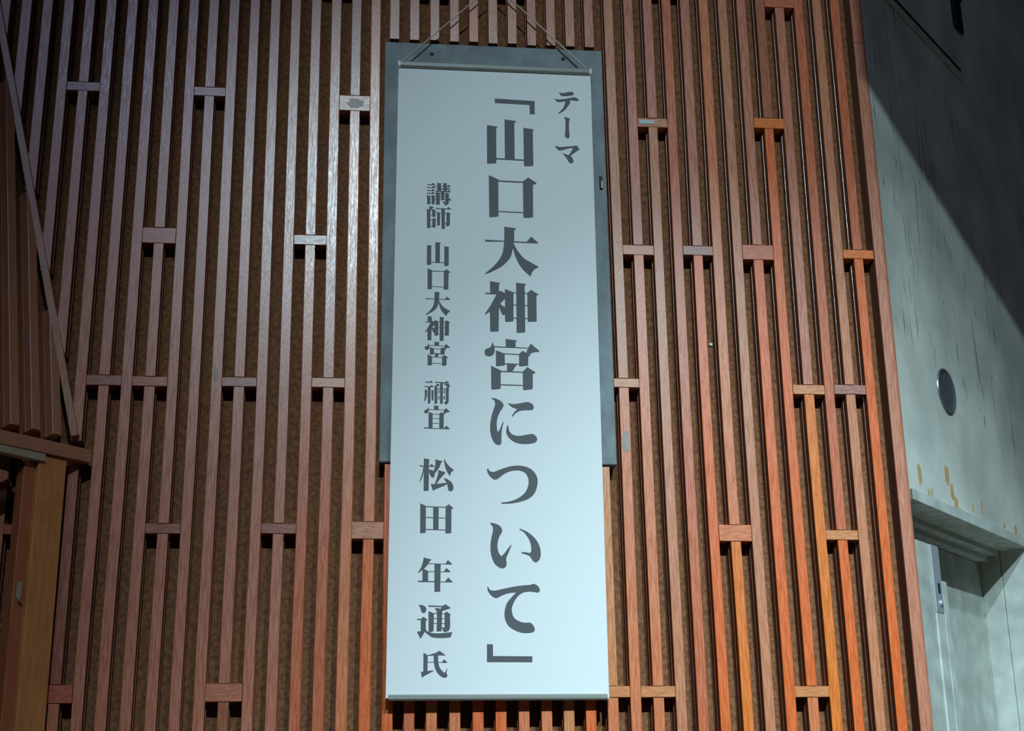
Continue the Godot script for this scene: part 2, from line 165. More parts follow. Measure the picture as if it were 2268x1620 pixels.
		[-9.7, 31.7, 0, 5.4, 31.1, 0, 4.9, -30.7, 0, -9.8, -30.8, 0],
		[23.8, 32.0, 0, 32.2, 39.3, 0, 44.6, 29.5, 0, 43.8, 27.6, 0, 39.8, 26.3, 0, 39.2, -38.3, 0, 38.2, -39.6, 0, 23.8, -40.9, 0, 23.2, -38.1, 0],
		[-30.7, 33.4, 0, 23.8, 31.7, 0, 23.8, 29.6, 0, -30.0, 30.9, 0],
		[-29.4, 3.3, 0, 23.5, 2.2, 0, 23.5, 0.5, 0, -29.4, 1.3, 0],
		[-29.6, -29.1, 0, 23.2, -30.6, 0, 23.2, -32.4, 0, -29.5, -31.3, 0]]],
	"nen": [Vector2(-176.8, -1518.7), [
		[-30.9, 45.9, 0, -10.4, 40.5, 0, -11.6, 37.9, 0, -14.8, 36.7, 0, -20.4, 26.2, 1, -30.0, 15.7, 0, -44.8, 4.5, 0, -45.5, 6.0, 0, -37.5, 20.2, 1, -32.1, 38.1, 0],
		[-19.0, 30.4, 0, 26.4, 29.4, 0, 33.6, 39.7, 0, 44.7, 29.5, 0, 43.8, 27.7, 0, -19.7, 28.5, 0],
		[-34.0, 13.5, 0, -30.5, 15.4, 0, -18.9, 9.8, 0, -19.1, -18.1, 0, -34.3, -17.9, 0],
		[-19.6, 9.2, 0, 22.7, 8.5, 0, 30.1, 18.2, 0, 40.5, 8.6, 0, 40.0, 7.1, 0, -19.6, 7.3, 0],
		[-2.3, 29.3, 0, 14.5, 29.4, 0, 13.2, -44.7, 0, -2.1, -45.9, 0],
		[-46.2, -15.3, 0, -43.9, -16.3, 0, 26.4, -18.3, 0, 34.3, -7.2, 0, 46.2, -18.5, 0, 45.6, -20.0, 0, -45.4, -19.6, 0]]],
	"tsuu": [Vector2(-178.0, -1642.1), [
		[-42.7, 43.2, 0, -32.1, 42.2, 1, -24.0, 37.1, 1, -22.3, 29.8, 1, -25.4, 23.2, 1, -31.3, 22.1, 1, -35.7, 26.8, 1, -38.0, 35.6, 1],
		[-46.6, 6.6, 0, -37.1, 6.1, 0, -29.8, 11.9, 0, -19.4, 4.6, 0, -20.2, 3.1, 0, -23.1, 2.3, 0, -23.3, -18.4, 1, -20.1, -25.7, 1, -9.8, -30.1, 1, 13.7, -31.2, 1, 46.7, -27.9, 0, 44.5, -33.7, 0, 41.5, -42.0, 0, 19.5, -43.4, 1, -5.4, -41.7, 1, -18.6, -33.7, 1, -25.6, -27.1, 0, -36.8, -45.3, 0, -38.3, -43.8, 0, -46.7, -27.1, 0, -36.9, -25.7, 0, -36.6, 3.4, 0, -46.3, 3.7, 0],
		[-17.1, 41.8, 0, 21.0, 40.4, 0, 28.3, 45.3, 0, 41.6, 35.7, 0, 40.9, 34.0, 0, 20.2, 27.6, 0, 19.5, 22.5, 0, 18.3, -25.4, 0, 4.8, -26.4, 0, 5.5, 23.9, 1, 0.0, 34.9, 0, 9.2, 34.5, 0, 15.8, 32.7, 0, 18.7, 37.5, 0, -15.9, 38.3, 0],
		[-16.6, 26.8, 0, -2.3, 21.0, 0, -2.8, -25.7, 0, -13.9, -28.9, 0, -16.0, -27.1, 0],
		[25.7, 21.0, 0, 31.6, 25.7, 0, 42.3, 18.1, 0, 41.3, 16.4, 0, 40.4, 13.7, 0, 40.1, -18.4, 1, 34.2, -25.7, 1, 23.9, -28.3, 0, 20.2, -18.4, 0, 18.3, -15.5, 0, 26.1, -16.2, 0],
		[-2.6, 21.3, 0, 25.7, 21.0, 0, 25.7, 19.6, 0, -2.6, 19.5, 0],
		[-2.6, 8.6, 0, 25.7, 7.8, 0, 25.7, 6.4, 0, -2.6, 7.0, 0],
		[-2.5, -4.6, 0, 25.7, -5.0, 0, 25.7, -6.5, 0, -2.5, -6.2, 0]]],
	"uji": [Vector2(-179.2, -1753.6), [
		[-28.1, 29.9, 0, -16.8, 23.4, 0, -17.3, -17.4, 0, -1.0, -15.3, 0, -2.4, -17.5, 0, -27.8, -30.9, 0, -30.2, -34.9, 0, -31.7, -33.1, 0, -34.7, -19.5, 0, -28.3, -18.8, 0],
		[-17.1, 23.4, 0, 3.3, 29.2, 0, 14.2, 34.9, 0, 28.8, 24.1, 0, 28.1, 22.6, 0, 10.6, 23.1, 0, -17.1, 21.7, 0],
		[-1.8, 23.4, 0, 10.6, 23.4, 0, 10.6, 9.0, 1, 15.0, -9.6, 1, 26.7, -22.6, 0, 29.6, -19.0, 0, 33.2, -9.4, 0, 33.9, -11.1, 0, 32.2, -22.6, 0, 34.7, -29.0, 1, 29.6, -34.3, 1, 19.4, -31.8, 1, 7.7, -21.1, 1, 0.7, -3.9, 1, -1.3, 13.4, 0],
		[-16.8, 6.5, 0, 20.1, 5.4, 0, 25.5, 13.0, 0, 34.2, 5.4, 0, 33.7, 3.9, 0, -16.8, 4.8, 0]]],
}

# small copies of five of them: name, centre (mm), scale
const SMALL := [["yama", Vector2(-170.4, -598.5), Vector2(0.457, 0.482)], ["kuchi", Vector2(-168.1, -675.1), Vector2(0.461, 0.483)], ["dai", Vector2(-170.9, -750.2), Vector2(0.453, 0.474)], ["jin", Vector2(-171.8, -824.2), Vector2(0.454, 0.472)], ["guu", Vector2(-172.2, -898.5), Vector2(0.452, 0.470)]]

var M := {}
var rng := RandomNumberGenerator.new()

func _ready() -> void:
	rng.seed = 41
	set_camera()
	set_light()
	make_materials()
	build_room()
	build_slat_wall()
	build_right_wall()
	build_left_side()
	build_board()
	build_banner()
	build_small_things()

func set_camera() -> void:
	var cam := Camera3D.new()
	cam.name = "camera"
	cam.fov = rad_to_deg(2.0 * atan(810.0 / 3200.0))
	cam.transform = Transform3D(Basis(Vector3(0.994125, -0.014116, 0.107313), Vector3(-0.019411, 0.952134, 0.305063), Vector3(-0.106482, -0.305354, 0.946267)), Vector3(-0.273889, 1.6, 3.862525))
	add_child(cam)
	cam.current = true

func set_light() -> void:
	var env := Environment.new()
	env.background_mode = Environment.BG_COLOR
	env.background_color = Color(0, 0, 0)
	env.tonemap_mode = Environment.TONE_MAPPER_LINEAR
	env.tonemap_exposure = 1.06
	env.sdfgi_enabled = true
	env.ssao_enabled = true
	env.ssil_enabled = true
	var we := WorldEnvironment.new()
	we.name = "environment"
	we.environment = env
	add_child(we)
	# two stage spotlights side by side on a bar high in the hall: [place, aim, half angle, energy, label]
	for c in [[Vector3(-0.3, 5.95, 5.6), Vector3(1.32, 2.2, 0.8), 29.5, 22.5, "black stage spotlight with a broad beam, hung high before the banner"],
			[Vector3(1.35, 5.95, 5.6), Vector3(1.6, 0.0, 0.0), 24.5, 62.0, "black stage spotlight with a narrow beam, aimed towards the grey door"]]:
		var lamp := thing("stage_spotlight", c[4], "spotlight", c[0], self)
		lamp.set_meta("group", "stage spotlights on the bar")
		lamp.look_at_from_position(c[0], c[1])
		lamp_parts(lamp)
		var sp := SpotLight3D.new()
		sp.name = "beam"
		sp.light_color = Color(0.83, 0.955, 1.0)
		sp.light_energy = c[3]
		sp.light_size = 0.05
		sp.spot_range = 30.0
		sp.spot_attenuation = 2.0
		sp.spot_angle = c[2]
		sp.spot_angle_attenuation = 1.0
		sp.shadow_enabled = true
		lamp.add_child(sp)
		sp.position = Vector3(0, 0, -0.02)
	var rig := thing("lighting_bar", "black pipe high in the hall that carries the stage spotlights", "pipe", Vector3(0.65, 6.5, 5.75), self)
	put("pipe", tube(PackedVector3Array([Vector3(-1.4, 0, 0), Vector3(1.4, 0, 0)]), 0.024, 16), flat(Color(0.03, 0.03, 0.03), 0.5), rig)
	for x in [-1.0, 1.0]:
		put("hanger", tube(PackedVector3Array([Vector3(x, 0, 0), Vector3(x, 0.89, 0)]), 0.008), flat(Color(0.03, 0.03, 0.03), 0.5), rig)
	# dim fill panels added under the ceiling to brighten the walls
	for c in [[Vector3(3.0, 7.36, 2.4), 0.9, "beside the painted wall"], [Vector3(-1.9, 7.36, 6.5), 6.5, "near the back of the hall"]]:
		var t := thing("fill_light", "dim flat fill lamp added under the ceiling " + c[2], "fill light", c[0], self)
		t.set_meta("group", "added fill light panels")
		var em := flat(Color(0.9, 0.93, 1.0), 0.6)
		em.emission_enabled = true
		em.emission = Color(0.75, 0.85, 1.0)
		em.emission_energy_multiplier = 0.25
		put("frame", box(Vector3(0, 0.01, 0), Vector3(1.3, 0.05, 0.7)), flat(Color(0.7, 0.7, 0.7), 0.5), t)
		put("diffuser", box(Vector3(0, -0.02, 0), Vector3(1.2, 0.012, 0.6)), em, t)
		var al := AreaLight3D.new()
		al.name = "panel_glow"
		al.area_size = Vector2(1.2, 0.6)
		al.light_color = Color(0.74, 0.83, 1.0)
		al.light_energy = c[1]
		al.area_range = 30.0
		al.area_attenuation = 2.0
		al.shadow_enabled = true
		al.rotation_degrees = Vector3(-90, 0, 0)
		al.position = Vector3(0, -0.04, 0)
		t.add_child(al)

func lamp_parts(lamp: Node3D) -> void:
	var black := flat(Color(0.03, 0.03, 0.03), 0.5)
	var can := PackedVector2Array()
	for k in 24:
		can.append(Vector2.from_angle(TAU * k / 24.0) * 0.11)
	put("housing", prism(can, 0.05, 0.4), black, lamp)
	put("bracket", box(Vector3(0, 0.2, 0.2), Vector3(0.03, 0.18, 0.04)), black, lamp)
	var lens := flat(Color(0.9, 0.95, 1.0), 0.2)
	lens.emission_enabled = true
	lens.emission = Color(0.86, 0.97, 1.0)
	lens.emission_energy_multiplier = 3.0
	var disc := PackedVector2Array()
	for k in 24:
		disc.append(Vector2.from_angle(TAU * k / 24.0) * 0.09)
	put("lens", prism(disc, 0.03, 0.05), lens, lamp)

# ---------- helpers ----------

func thing(called: String, label: String, category: String, at: Vector3, parent: Node, kind := "") -> Node3D:
	var o := Node3D.new()
	o.name = called
	parent.add_child(o, true)
	o.position = at
	o.set_meta("label", label)
	o.set_meta("category", category)
	if kind != "":
		o.set_meta("kind", kind)
	return o

func put(called: String, mesh: Mesh, mat: Material, parent: Node, label := "") -> MeshInstance3D:
	var o := MeshInstance3D.new()
	o.name = called
	o.mesh = mesh
	if mat:
		o.material_override = mat
	o.cast_shadow = GeometryInstance3D.SHADOW_CASTING_SETTING_ON
	parent.add_child(o, true)
	if label != "":
		o.set_meta("label", label)
	return o

func tri(st: SurfaceTool, a: Vector3, b: Vector3, c: Vector3) -> void:
	st.add_vertex(a)
	st.add_vertex(b)
	st.add_vertex(c)

func quad(st: SurfaceTool, a: Vector3, b: Vector3, c: Vector3, d: Vector3) -> void:
	tri(st, a, b, c)
	tri(st, a, c, d)

func begin() -> SurfaceTool:
	var st := SurfaceTool.new()
	st.begin(Mesh.PRIMITIVE_TRIANGLES)
	st.set_smooth_group(-1)
	return st

func done(st: SurfaceTool) -> ArrayMesh:
	st.generate_normals()
	return st.commit()

# an outline in x, y drawn out from z0 to z1
func prism(poly: PackedVector2Array, z0: float, z1: float) -> ArrayMesh:
	var st := begin()
	add_prism(st, poly, z0, z1, Transform3D.IDENTITY)
	return done(st)

func add_prism(st: SurfaceTool, poly_in: PackedVector2Array, z0: float, z1: float, tf: Transform3D) -> void:
	var poly := poly_in
	if not Geometry2D.is_polygon_clockwise(poly):
		poly = poly.duplicate()
		poly.reverse()
	var n := poly.size()
	for k in n:
		var a := poly[k]
		var b := poly[(k + 1) % n]
		quad(st, tf * Vector3(a.x, a.y, z0), tf * Vector3(a.x, a.y, z1), tf * Vector3(b.x, b.y, z1), tf * Vector3(b.x, b.y, z0))
	var t := Geometry2D.triangulate_polygon(poly)
	for k in range(0, t.size(), 3):
		var a := poly[t[k]]
		var b := poly[t[k + 1]]
		var c := poly[t[k + 2]]
		if (b - a).cross(c - a) > 0.0:
			var h := b
			b = c
			c = h
		tri(st, tf * Vector3(a.x, a.y, z1), tf * Vector3(b.x, b.y, z1), tf * Vector3(c.x, c.y, z1))
		tri(st, tf * Vector3(a.x, a.y, z0), tf * Vector3(c.x, c.y, z0), tf * Vector3(b.x, b.y, z0))

# a box with its four long edges (along y) chamfered
func box(at: Vector3, size: Vector3, ch := 0.0) -> ArrayMesh:
	var st := begin()
	add_box(st, at, size, ch)
	return done(st)

func add_box(st: SurfaceTool, at: Vector3, size: Vector3, ch := 0.0) -> void:
	var x := size.x / 2.0
	var z := size.z / 2.0
	var p := PackedVector2Array([Vector2(-x, -z), Vector2(x, -z), Vector2(x, z), Vector2(-x, z)])
	if ch > 0.0:
		p = PackedVector2Array([Vector2(-x + ch, -z), Vector2(x - ch, -z), Vector2(x, -z + ch), Vector2(x, z - ch), Vector2(x - ch, z), Vector2(-x + ch, z), Vector2(-x, z - ch), Vector2(-x, -z + ch)])
	add_prism(st, p, -size.y / 2.0, size.y / 2.0, Transform3D(Basis(Vector3(1, 0, 0), Vector3(0, 0, 1), Vector3(0, 1, 0)), at))

# a bar along x with chamfered long edges
func bar_x(x0: float, x1: float, y0: float, y1: float, z0: float, z1: float, ch := 0.001) -> ArrayMesh:
	var p := PackedVector2Array([Vector2(y0 + ch, z0), Vector2(y1 - ch, z0), Vector2(y1, z0 + ch), Vector2(y1, z1 - ch), Vector2(y1 - ch, z1), Vector2(y0 + ch, z1), Vector2(y0, z1 - ch), Vector2(y0, z0 + ch)])
	var st := begin()
	add_prism(st, p, x0, x1, Transform3D(Basis(Vector3(0, 1, 0), Vector3(0, 0, 1), Vector3(1, 0, 0)), Vector3.ZERO))
	return done(st)

func tube(pts: PackedVector3Array, r: float, sides := 8) -> ArrayMesh:
	var st := SurfaceTool.new()
	st.begin(Mesh.PRIMITIVE_TRIANGLES)
	st.set_smooth_group(0)
	var rings := []
	for k in pts.size():
		var d := (pts[mini(k + 1, pts.size() - 1)] - pts[maxi(k - 1, 0)]).normalized()
		var u := d.cross(Vector3(0.13, 0.2, 1.0)).normalized()
		var v := d.cross(u)
		var ring := PackedVector3Array()
		for j in sides:
			var a := TAU * j / sides
			ring.append(pts[k] + (u * cos(a) + v * sin(a)) * r)
		rings.append(ring)
	for k in rings.size() - 1:
		for j in sides:
			quad(st, rings[k][j], rings[k][(j + 1) % sides], rings[k + 1][(j + 1) % sides], rings[k + 1][j])
	return done(st)

# turns (r, z) profile round the z axis
func lathe(profile: PackedVector2Array, sides := 36) -> ArrayMesh:
	var st := SurfaceTool.new()
	st.begin(Mesh.PRIMITIVE_TRIANGLES)
	st.set_smooth_group(0)
	for k in profile.size() - 1:
		for j in sides:
			var a := TAU * j / sides
			var b := TAU * (j + 1) / sides
			var p := profile[k]
			var q := profile[k + 1]
			var p0 := Vector3(cos(a) * p.x, sin(a) * p.x, p.y)
			var p1 := Vector3(cos(b) * p.x, sin(b) * p.x, p.y)
			var q0 := Vector3(cos(a) * q.x, sin(a) * q.x, q.y)
			var q1 := Vector3(cos(b) * q.x, sin(b) * q.x, q.y)
			quad(st, p0, q0, q1, p1)
	return done(st)

# ---------- materials ----------

func flat(c: Color, rough: float, metal := 0.0) -> StandardMaterial3D:
	var m := StandardMaterial3D.new()
	m.albedo_color = c
	m.roughness = rough
	m.metallic = metal
	return m

func noise_image(size: int, freq: float, octaves: int, sd: int) -> Image:
	var n := FastNoiseLite.new()
	n.seed = sd
	n.noise_type = FastNoiseLite.TYPE_SIMPLEX_SMOOTH
	n.frequency = freq
	n.fractal_octaves = octaves
	return n.get_seamless_image(size, size)

func tex(img: Image) -> ImageTexture:
	return ImageTexture.create_from_image(img)

func world_mapped(m: StandardMaterial3D, s: Vector3) -> StandardMaterial3D:
	m.uv1_triplanar = true
	m.uv1_world_triplanar = true
	m.uv1_scale = s
	return m

func lin(r: float, g: float, b: float) -> Color:
	return Color(r, g, b).linear_to_srgb()

func make_materials() -> void:
	# wood grain: a stretched noise, fine pores in it, darker streaks redder
	var a := noise_image(512, 0.035, 4, 3)
	var b := noise_image(512, 0.16, 2, 8)
	var grain := Image.create(512, 512, false, Image.FORMAT_RGB8)
	var gloss := Image.create(512, 512, false, Image.FORMAT_L8)
	var bump := Image.create(512, 512, false, Image.FORMAT_L8)
	for y in 512:
		for x in 512:
			var v := a.get_pixel(x, y).r
			var w := b.get_pixel(x, y).r
			var t := clampf(0.5 + (v - 0.5) * 1.5, 0.0, 1.0)
			var pore := clampf((0.36 - w) * 5.0, 0.0, 1.0)
			var tone := lerpf(0.88, 1.0, t) * (1.0 - 0.10 * pore)
			grain.set_pixel(x, y, Color(tone, tone * lerpf(0.93, 1.0, t), tone * lerpf(0.88, 1.0, t)))
			gloss.set_pixel(x, y, Color(1, 1, 1) * clampf(0.62 + 0.4 * (w - 0.5) + 0.3 * (v - 0.5), 0.3, 1.0))
			bump.set_pixel(x, y, Color(1, 1, 1) * clampf(0.5 + 0.5 * (w - 0.5) + 0.4 * (v - 0.5), 0.0, 1.0))
	var grain_t := tex(grain)
	var gloss_t := tex(gloss)
	bump.bump_map_to_normal_map(2.0)
	var bump_t := tex(bump)
	var tints := {
		"p": lin(0.64, 0.215, 0.122), "d": lin(0.44, 0.14, 0.09), "r": lin(0.58, 0.14, 0.085), "m": lin(0.68, 0.165, 0.06), "s": lin(0.78, 0.225, 0.08),
		"t": lin(0.67, 0.25, 0.12), "v": lin(0.46, 0.20, 0.15), "o": lin(0.86, 0.165, 0.025), "y": lin(0.88, 0.22, 0.02), "c": lin(0.74, 0.28, 0.10), "b": lin(0.46, 0.14, 0.06), "e": lin(0.62, 0.24, 0.145), "u": lin(0.52, 0.225, 0.13)}
	for k in tints:
		var m := flat(tints[k], 0.56)
		m.metallic_specular = 0.7
		m.albedo_texture = grain_t
		m.roughness_texture = gloss_t
		m.normal_enabled = true
		m.normal_texture = bump_t
		m.normal_scale = 0.1
		M[k] = world_mapped(m, Vector3(9.0, 0.6, 9.0))
	# the same wood laid across: grain along x
	for k in tints:
		var m: StandardMaterial3D = M[k].duplicate()
		M[k + "_across"] = world_mapped(m, Vector3(1.3, 11.0, 11.0))
	var post := flat(lin(0.60, 0.24, 0.075), 0.7)
	post.albedo_texture = grain_t
	M["post"] = world_mapped(post, Vector3(5.0, 0.5, 5.0))
	# felted brown fibre board behind the slats
	var f1 := noise_image(512, 0.02, 3, 21)
	var f2 := noise_image(512, 0.22, 3, 22)
	var felt := Image.create(512, 512, false, Image.FORMAT_RGB8)
	for y in 512:
		for x in 512:
			var v := clampf(0.8 + 0.35 * (f1.get_pixel(x, y).r - 0.5) + 0.75 * (f2.get_pixel(x, y).r - 0.5), 0.3, 1.0)
			felt.set_pixel(x, y, Color(v, v * 0.98, v * 0.95))
	f2.convert(Image.FORMAT_L8)
	var fb := f2.duplicate() as Image
	fb.bump_map_to_normal_map(1.5)
	var board := flat(lin(0.37, 0.165, 0.088), 1.0)
	board.albedo_texture = tex(felt)
	board.normal_enabled = true
	board.normal_texture = tex(fb)
	board.metallic_specular = 0.15
	M["felt"] = world_mapped(board, Vector3(5.0, 5.0, 5.0))
	# plain paints
	var mottle := Image.create(256, 256, false, Image.FORMAT_RGB8)
	var mo := noise_image(256, 0.03, 4, 31)
	for y in 256:
		for x in 256:
			var v := clampf(0.9 + 0.25 * (mo.get_pixel(x, y).r - 0.5), 0.0, 1.0)
			mottle.set_pixel(x, y, Color(v, v, v))
	M["mottle"] = tex(mottle)
	var dark_side := flat(lin(0.23, 0.10, 0.06), 0.95)
	dark_side.metallic_specular = 0.2
	dark_side.albedo_texture = grain_t
	M["dark_side"] = world_mapped(dark_side, Vector3(9.0, 0.6, 9.0))
	M["steel_board"] = painted(lin(0.225, 0.26, 0.27), 0.55)
	M["door_paint"] = painted(lin(0.62, 0.66, 0.59), 0.5)
	M["frame_paint"] = painted(lin(0.68, 0.72, 0.65), 0.55)
	M["hall"] = painted(lin(0.20, 0.19, 0.18), 0.9)
	M["floor"] = painted(lin(0.22, 0.15, 0.10), 0.6)
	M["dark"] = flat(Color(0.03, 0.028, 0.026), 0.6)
	M["chrome"] = flat(Color(0.74, 0.76, 0.78), 0.3, 0.4)
	M["plaster_bare"] = painted(lin(0.66, 0.44, 0.20), 0.95)
	M["scrap"] = flat(lin(0.7, 0.66, 0.5), 0.8)
	M["residue"] = painted(lin(0.42, 0.33, 0.28), 0.4)
	M["ink"] = flat(lin(0.085, 0.088, 0.095), 0.6)
	M["paper"] = flat(lin(0.80, 0.81, 0.80), 0.55)
	M["rail"] = flat(lin(0.27, 0.27, 0.24), 0.4)
	M["cap"] = flat(lin(0.8, 0.8, 0.8), 0.4)
	M["cord"] = flat(lin(0.62, 0.53, 0.46), 0.8)

func painted(c: Color, rough: float) -> StandardMaterial3D:
	var m := flat(c, rough)
	m.albedo_texture = M["mottle"] if M.has("mottle") else null
	return world_mapped(m, Vector3(1.7, 1.1, 1.7))

# paint of the right wall, with the dark vertical runs and scuffs it carries; u runs 0..1 over 2.5 m of wall, v over 2.5 m from 4.7 m down
func streaked_paint() -> StandardMaterial3D:
	var sz := 1024
	var img := Image.create(sz, sz, false, Image.FORMAT_RGB8)
	var n1 := noise_image(sz, 0.006, 4, 51)
	var r := RandomNumberGenerator.new()
	r.seed = 77
	var dark := PackedFloat32Array()
	dark.resize(sz * sz)
	for k in 150:
		var s := r.randf_range(-0.05, 1.1)
		var y := r.randf_range(3.05, 4.35) - s * 0.25
		var ln := r.randf_range(0.02, 0.16) * (1.0 if r.randf() < 0.8 else 2.2)
		var wd := r.randf_range(0.8, 2.6)
		var st := r.randf_range(0.08, 0.42)
		var px := (s + 0.1) / 2.5 * sz
		var py := (4.7 - y) / 2.5 * sz
		var steps := int(ln / 2.5 * sz)
		for j in steps:
			px += r.randf_range(-0.35, 0.42)
			var f := st * sin(PI * (j + 0.5) / steps)
			for i in range(-3, 4):
				var g := f * clampf(1.3 - absf(i) / wd, 0.0, 1.0)
				var q := Vector2i(int(px) + i, int(py) + j)
				if q.x >= 0 and q.y >= 0 and q.x < sz and q.y < sz:
					dark[q.y * sz + q.x] = maxf(dark[q.y * sz + q.x], g)
	for k in 60:   # thin slanting scratches
		var px := (r.randf_range(0.0, 0.5) + 0.1) / 2.5 * sz
		var py := (4.7 - r.randf_range(2.95, 3.75)) / 2.5 * sz
		var dir := Vector2.from_angle(r.randf_range(0.9, 2.2))
		for j in r.randi_range(6, 26):
			var q := Vector2i(int(px + dir.x * j), int(py + dir.y * j))
			if q.x >= 0 and q.y >= 0 and q.x < sz and q.y < sz:
				dark[q.y * sz + q.x] = maxf(dark[q.y * sz + q.x], 0.3)
	for y in sz:
		for x in sz:
			var v := clampf(0.93 + 0.22 * (n1.get_pixel(x, y).r - 0.5), 0.0, 1.0)
			var d := dark[y * sz + x]
			img.set_pixel(x, y, Color(v, v, v).lerp(Color(0.13, 0.15, 0.17), d))
	var m := flat(lin(0.74, 0.75, 0.67), 0.6)
	m.albedo_texture = tex(img)
	return m

# ---------- the hall ----------

func slab(called: String, label: String, category: String, at: Vector3, size: Vector3, mat: Material) -> void:
	var o := put(called, box(at, size), mat, self, label)
	o.set_meta("category", category)
	o.set_meta("kind", "structure")

func build_room() -> void:
	slab("floor", "brown floor of the hall", "floor", Vector3(0.7, -0.05, 3.0), Vector3(7.9, 0.1, 13.4), M["floor"])
	slab("ceiling", "dark flat ceiling of the hall", "ceiling", Vector3(0.7, 7.45, 3.0), Vector3(7.9, 0.1, 13.4), M["hall"])
	slab("wall_back", "plain dark wall at the back of the hall", "wall", Vector3(0.7, 3.7, 9.55), Vector3(7.9, 7.6, 0.1), M["hall"])
	slab("wall_left", "plain dark side wall on the left of the hall", "wall", Vector3(-3.15, 3.7, 4.7), Vector3(0.1, 7.6, 9.7), M["hall"])
	slab("wall_right", "plain dark side wall on the right of the hall", "wall", Vector3(4.55, 3.7, 3.0), Vector3(0.1, 7.6, 13.2), M["hall"])
	# unseen panel, added to keep the spotlight off the top of the painted wall
	var e0 := Vector3(0.767, 4.4965, 1.841)
	var e1 := Vector3(1.590, 4.0405, 0.959)
	var t := thing("added_light_baffle", "dark unseen baffle added to shade the top of the painted wall", "baffle", e0, self)
	var run := e1 - e0
	var st := begin()
	var nn := Vector3(run.x, 0, run.z).cross(Vector3.UP).normalized() * 0.015
	var c := [Vector3.ZERO, run, run + Vector3(0, 1.9, 0), Vector3(0, 1.45, 0)]
	for k in 4:
		quad(st, c[k] - nn, c[k] + nn, c[(k + 1) % 4] + nn, c[(k + 1) % 4] - nn)
	quad(st, c[0] + nn, c[3] + nn, c[2] + nn, c[1] + nn)
	quad(st, c[0] - nn, c[1] - nn, c[2] - nn, c[3] - nn)
	put("panel", done(st), M["hall"], t)
	put("hanger", tube(PackedVector3Array([Vector3(0.05, 1.44, -0.05), Vector3(0.05, 2.9, -0.05)]), 0.004), M["dark"], t)
	put("hanger", tube(PackedVector3Array([run + Vector3(-0.05, 1.85, 0.05), run + Vector3(-0.05, 3.355, 0.05)]), 0.004), M["dark"], t)

# ---------- the slatted wall ----------

func stray(i: int, y: float) -> float:
	var k := clampi(i, 1, 42) - 1
	var h: float = STRAY_HIGH[k]
	var m: float = STRAY_MID[k]
	var l: float = STRAY_LOW[k]
	if y > 3.99:
		return h * 0.001
	if y < 1.905:
		return l * 0.001
	if y > 2.665:
		return lerpf(m, h, smoothstep(0.0, 1.0, (y - 2.665) / 1.325)) * 0.001
	return lerpf(l, m, smoothstep(0.0, 1.0, (y - 1.905) / 0.76)) * 0.001

# a slat: face with eased edges, a shallow step in the sides, a deeper rear
func slat_profile(half: float) -> PackedVector2Array:
	return PackedVector2Array([Vector2(-half + 0.0012, 0), Vector2(half - 0.0012, 0), Vector2(half, -0.0012), Vector2(half, -0.028), Vector2(half + 0.0012, -0.0284),
		Vector2(half + 0.0012, -DEEP), Vector2(-half - 0.0012, -DEEP), Vector2(-half - 0.0012, -0.0284), Vector2(-half, -0.028), Vector2(-half, -0.0012)])

func slat_mesh(i: int, y0: float, y1: float, half: float, dz: float, face: Material) -> ArrayMesh:
	var lacquered := begin()   # face, eased edges and the little steps
	var dark_side := begin()        # the darker matte sides, back and ends
	var p := slat_profile(half)
	var rows := maxi(1, int(ceil((y1 - y0) / 0.2)))
	var n := p.size()
	for r in rows:
		var ya := lerpf(y0, y1, float(r) / rows)
		var yb := lerpf(y0, y1, float(r + 1) / rows)
		var xa := stray(i, ya)
		var xb := stray(i, yb)
		for k in n:
			var a := p[k]
			var b := p[(k + 1) % n]
			var st := lacquered if k in [0, 1, 3, 7, 9] else dark_side
			quad(st, Vector3(a.x + xa, ya, a.y + dz), Vector3(a.x + xb, yb, a.y + dz), Vector3(b.x + xb, yb, b.y + dz), Vector3(b.x + xa, ya, b.y + dz))
	var t := Geometry2D.triangulate_polygon(p)
	for k in range(0, t.size(), 3):
		for e in [[y1, 1], [y0, -1]]:
			var xx := stray(i, e[0])
			var a := Vector3(p[t[k]].x + xx, e[0], p[t[k]].y + dz)
			var b := Vector3(p[t[k + 1]].x + xx, e[0], p[t[k + 1]].y + dz)
			var c := Vector3(p[t[k + 2]].x + xx, e[0], p[t[k + 2]].y + dz)
			if (b - a).cross(c - a).y * e[1] < 0.0:
				tri(dark_side, a, b, c)
			else:
				tri(dark_side, a, c, b)
	lacquered.generate_normals()
	dark_side.generate_normals()
	var mesh := lacquered.commit()
	mesh = dark_side.commit(mesh)
	mesh.surface_set_material(0, face)
	mesh.surface_set_material(1, M["dark_side"])
	return mesh

func edge_height(x: float) -> float:   # where the leaning panel's edge crosses the slat wall
	return 2.626 + (-1.0137 - x) / 0.2462

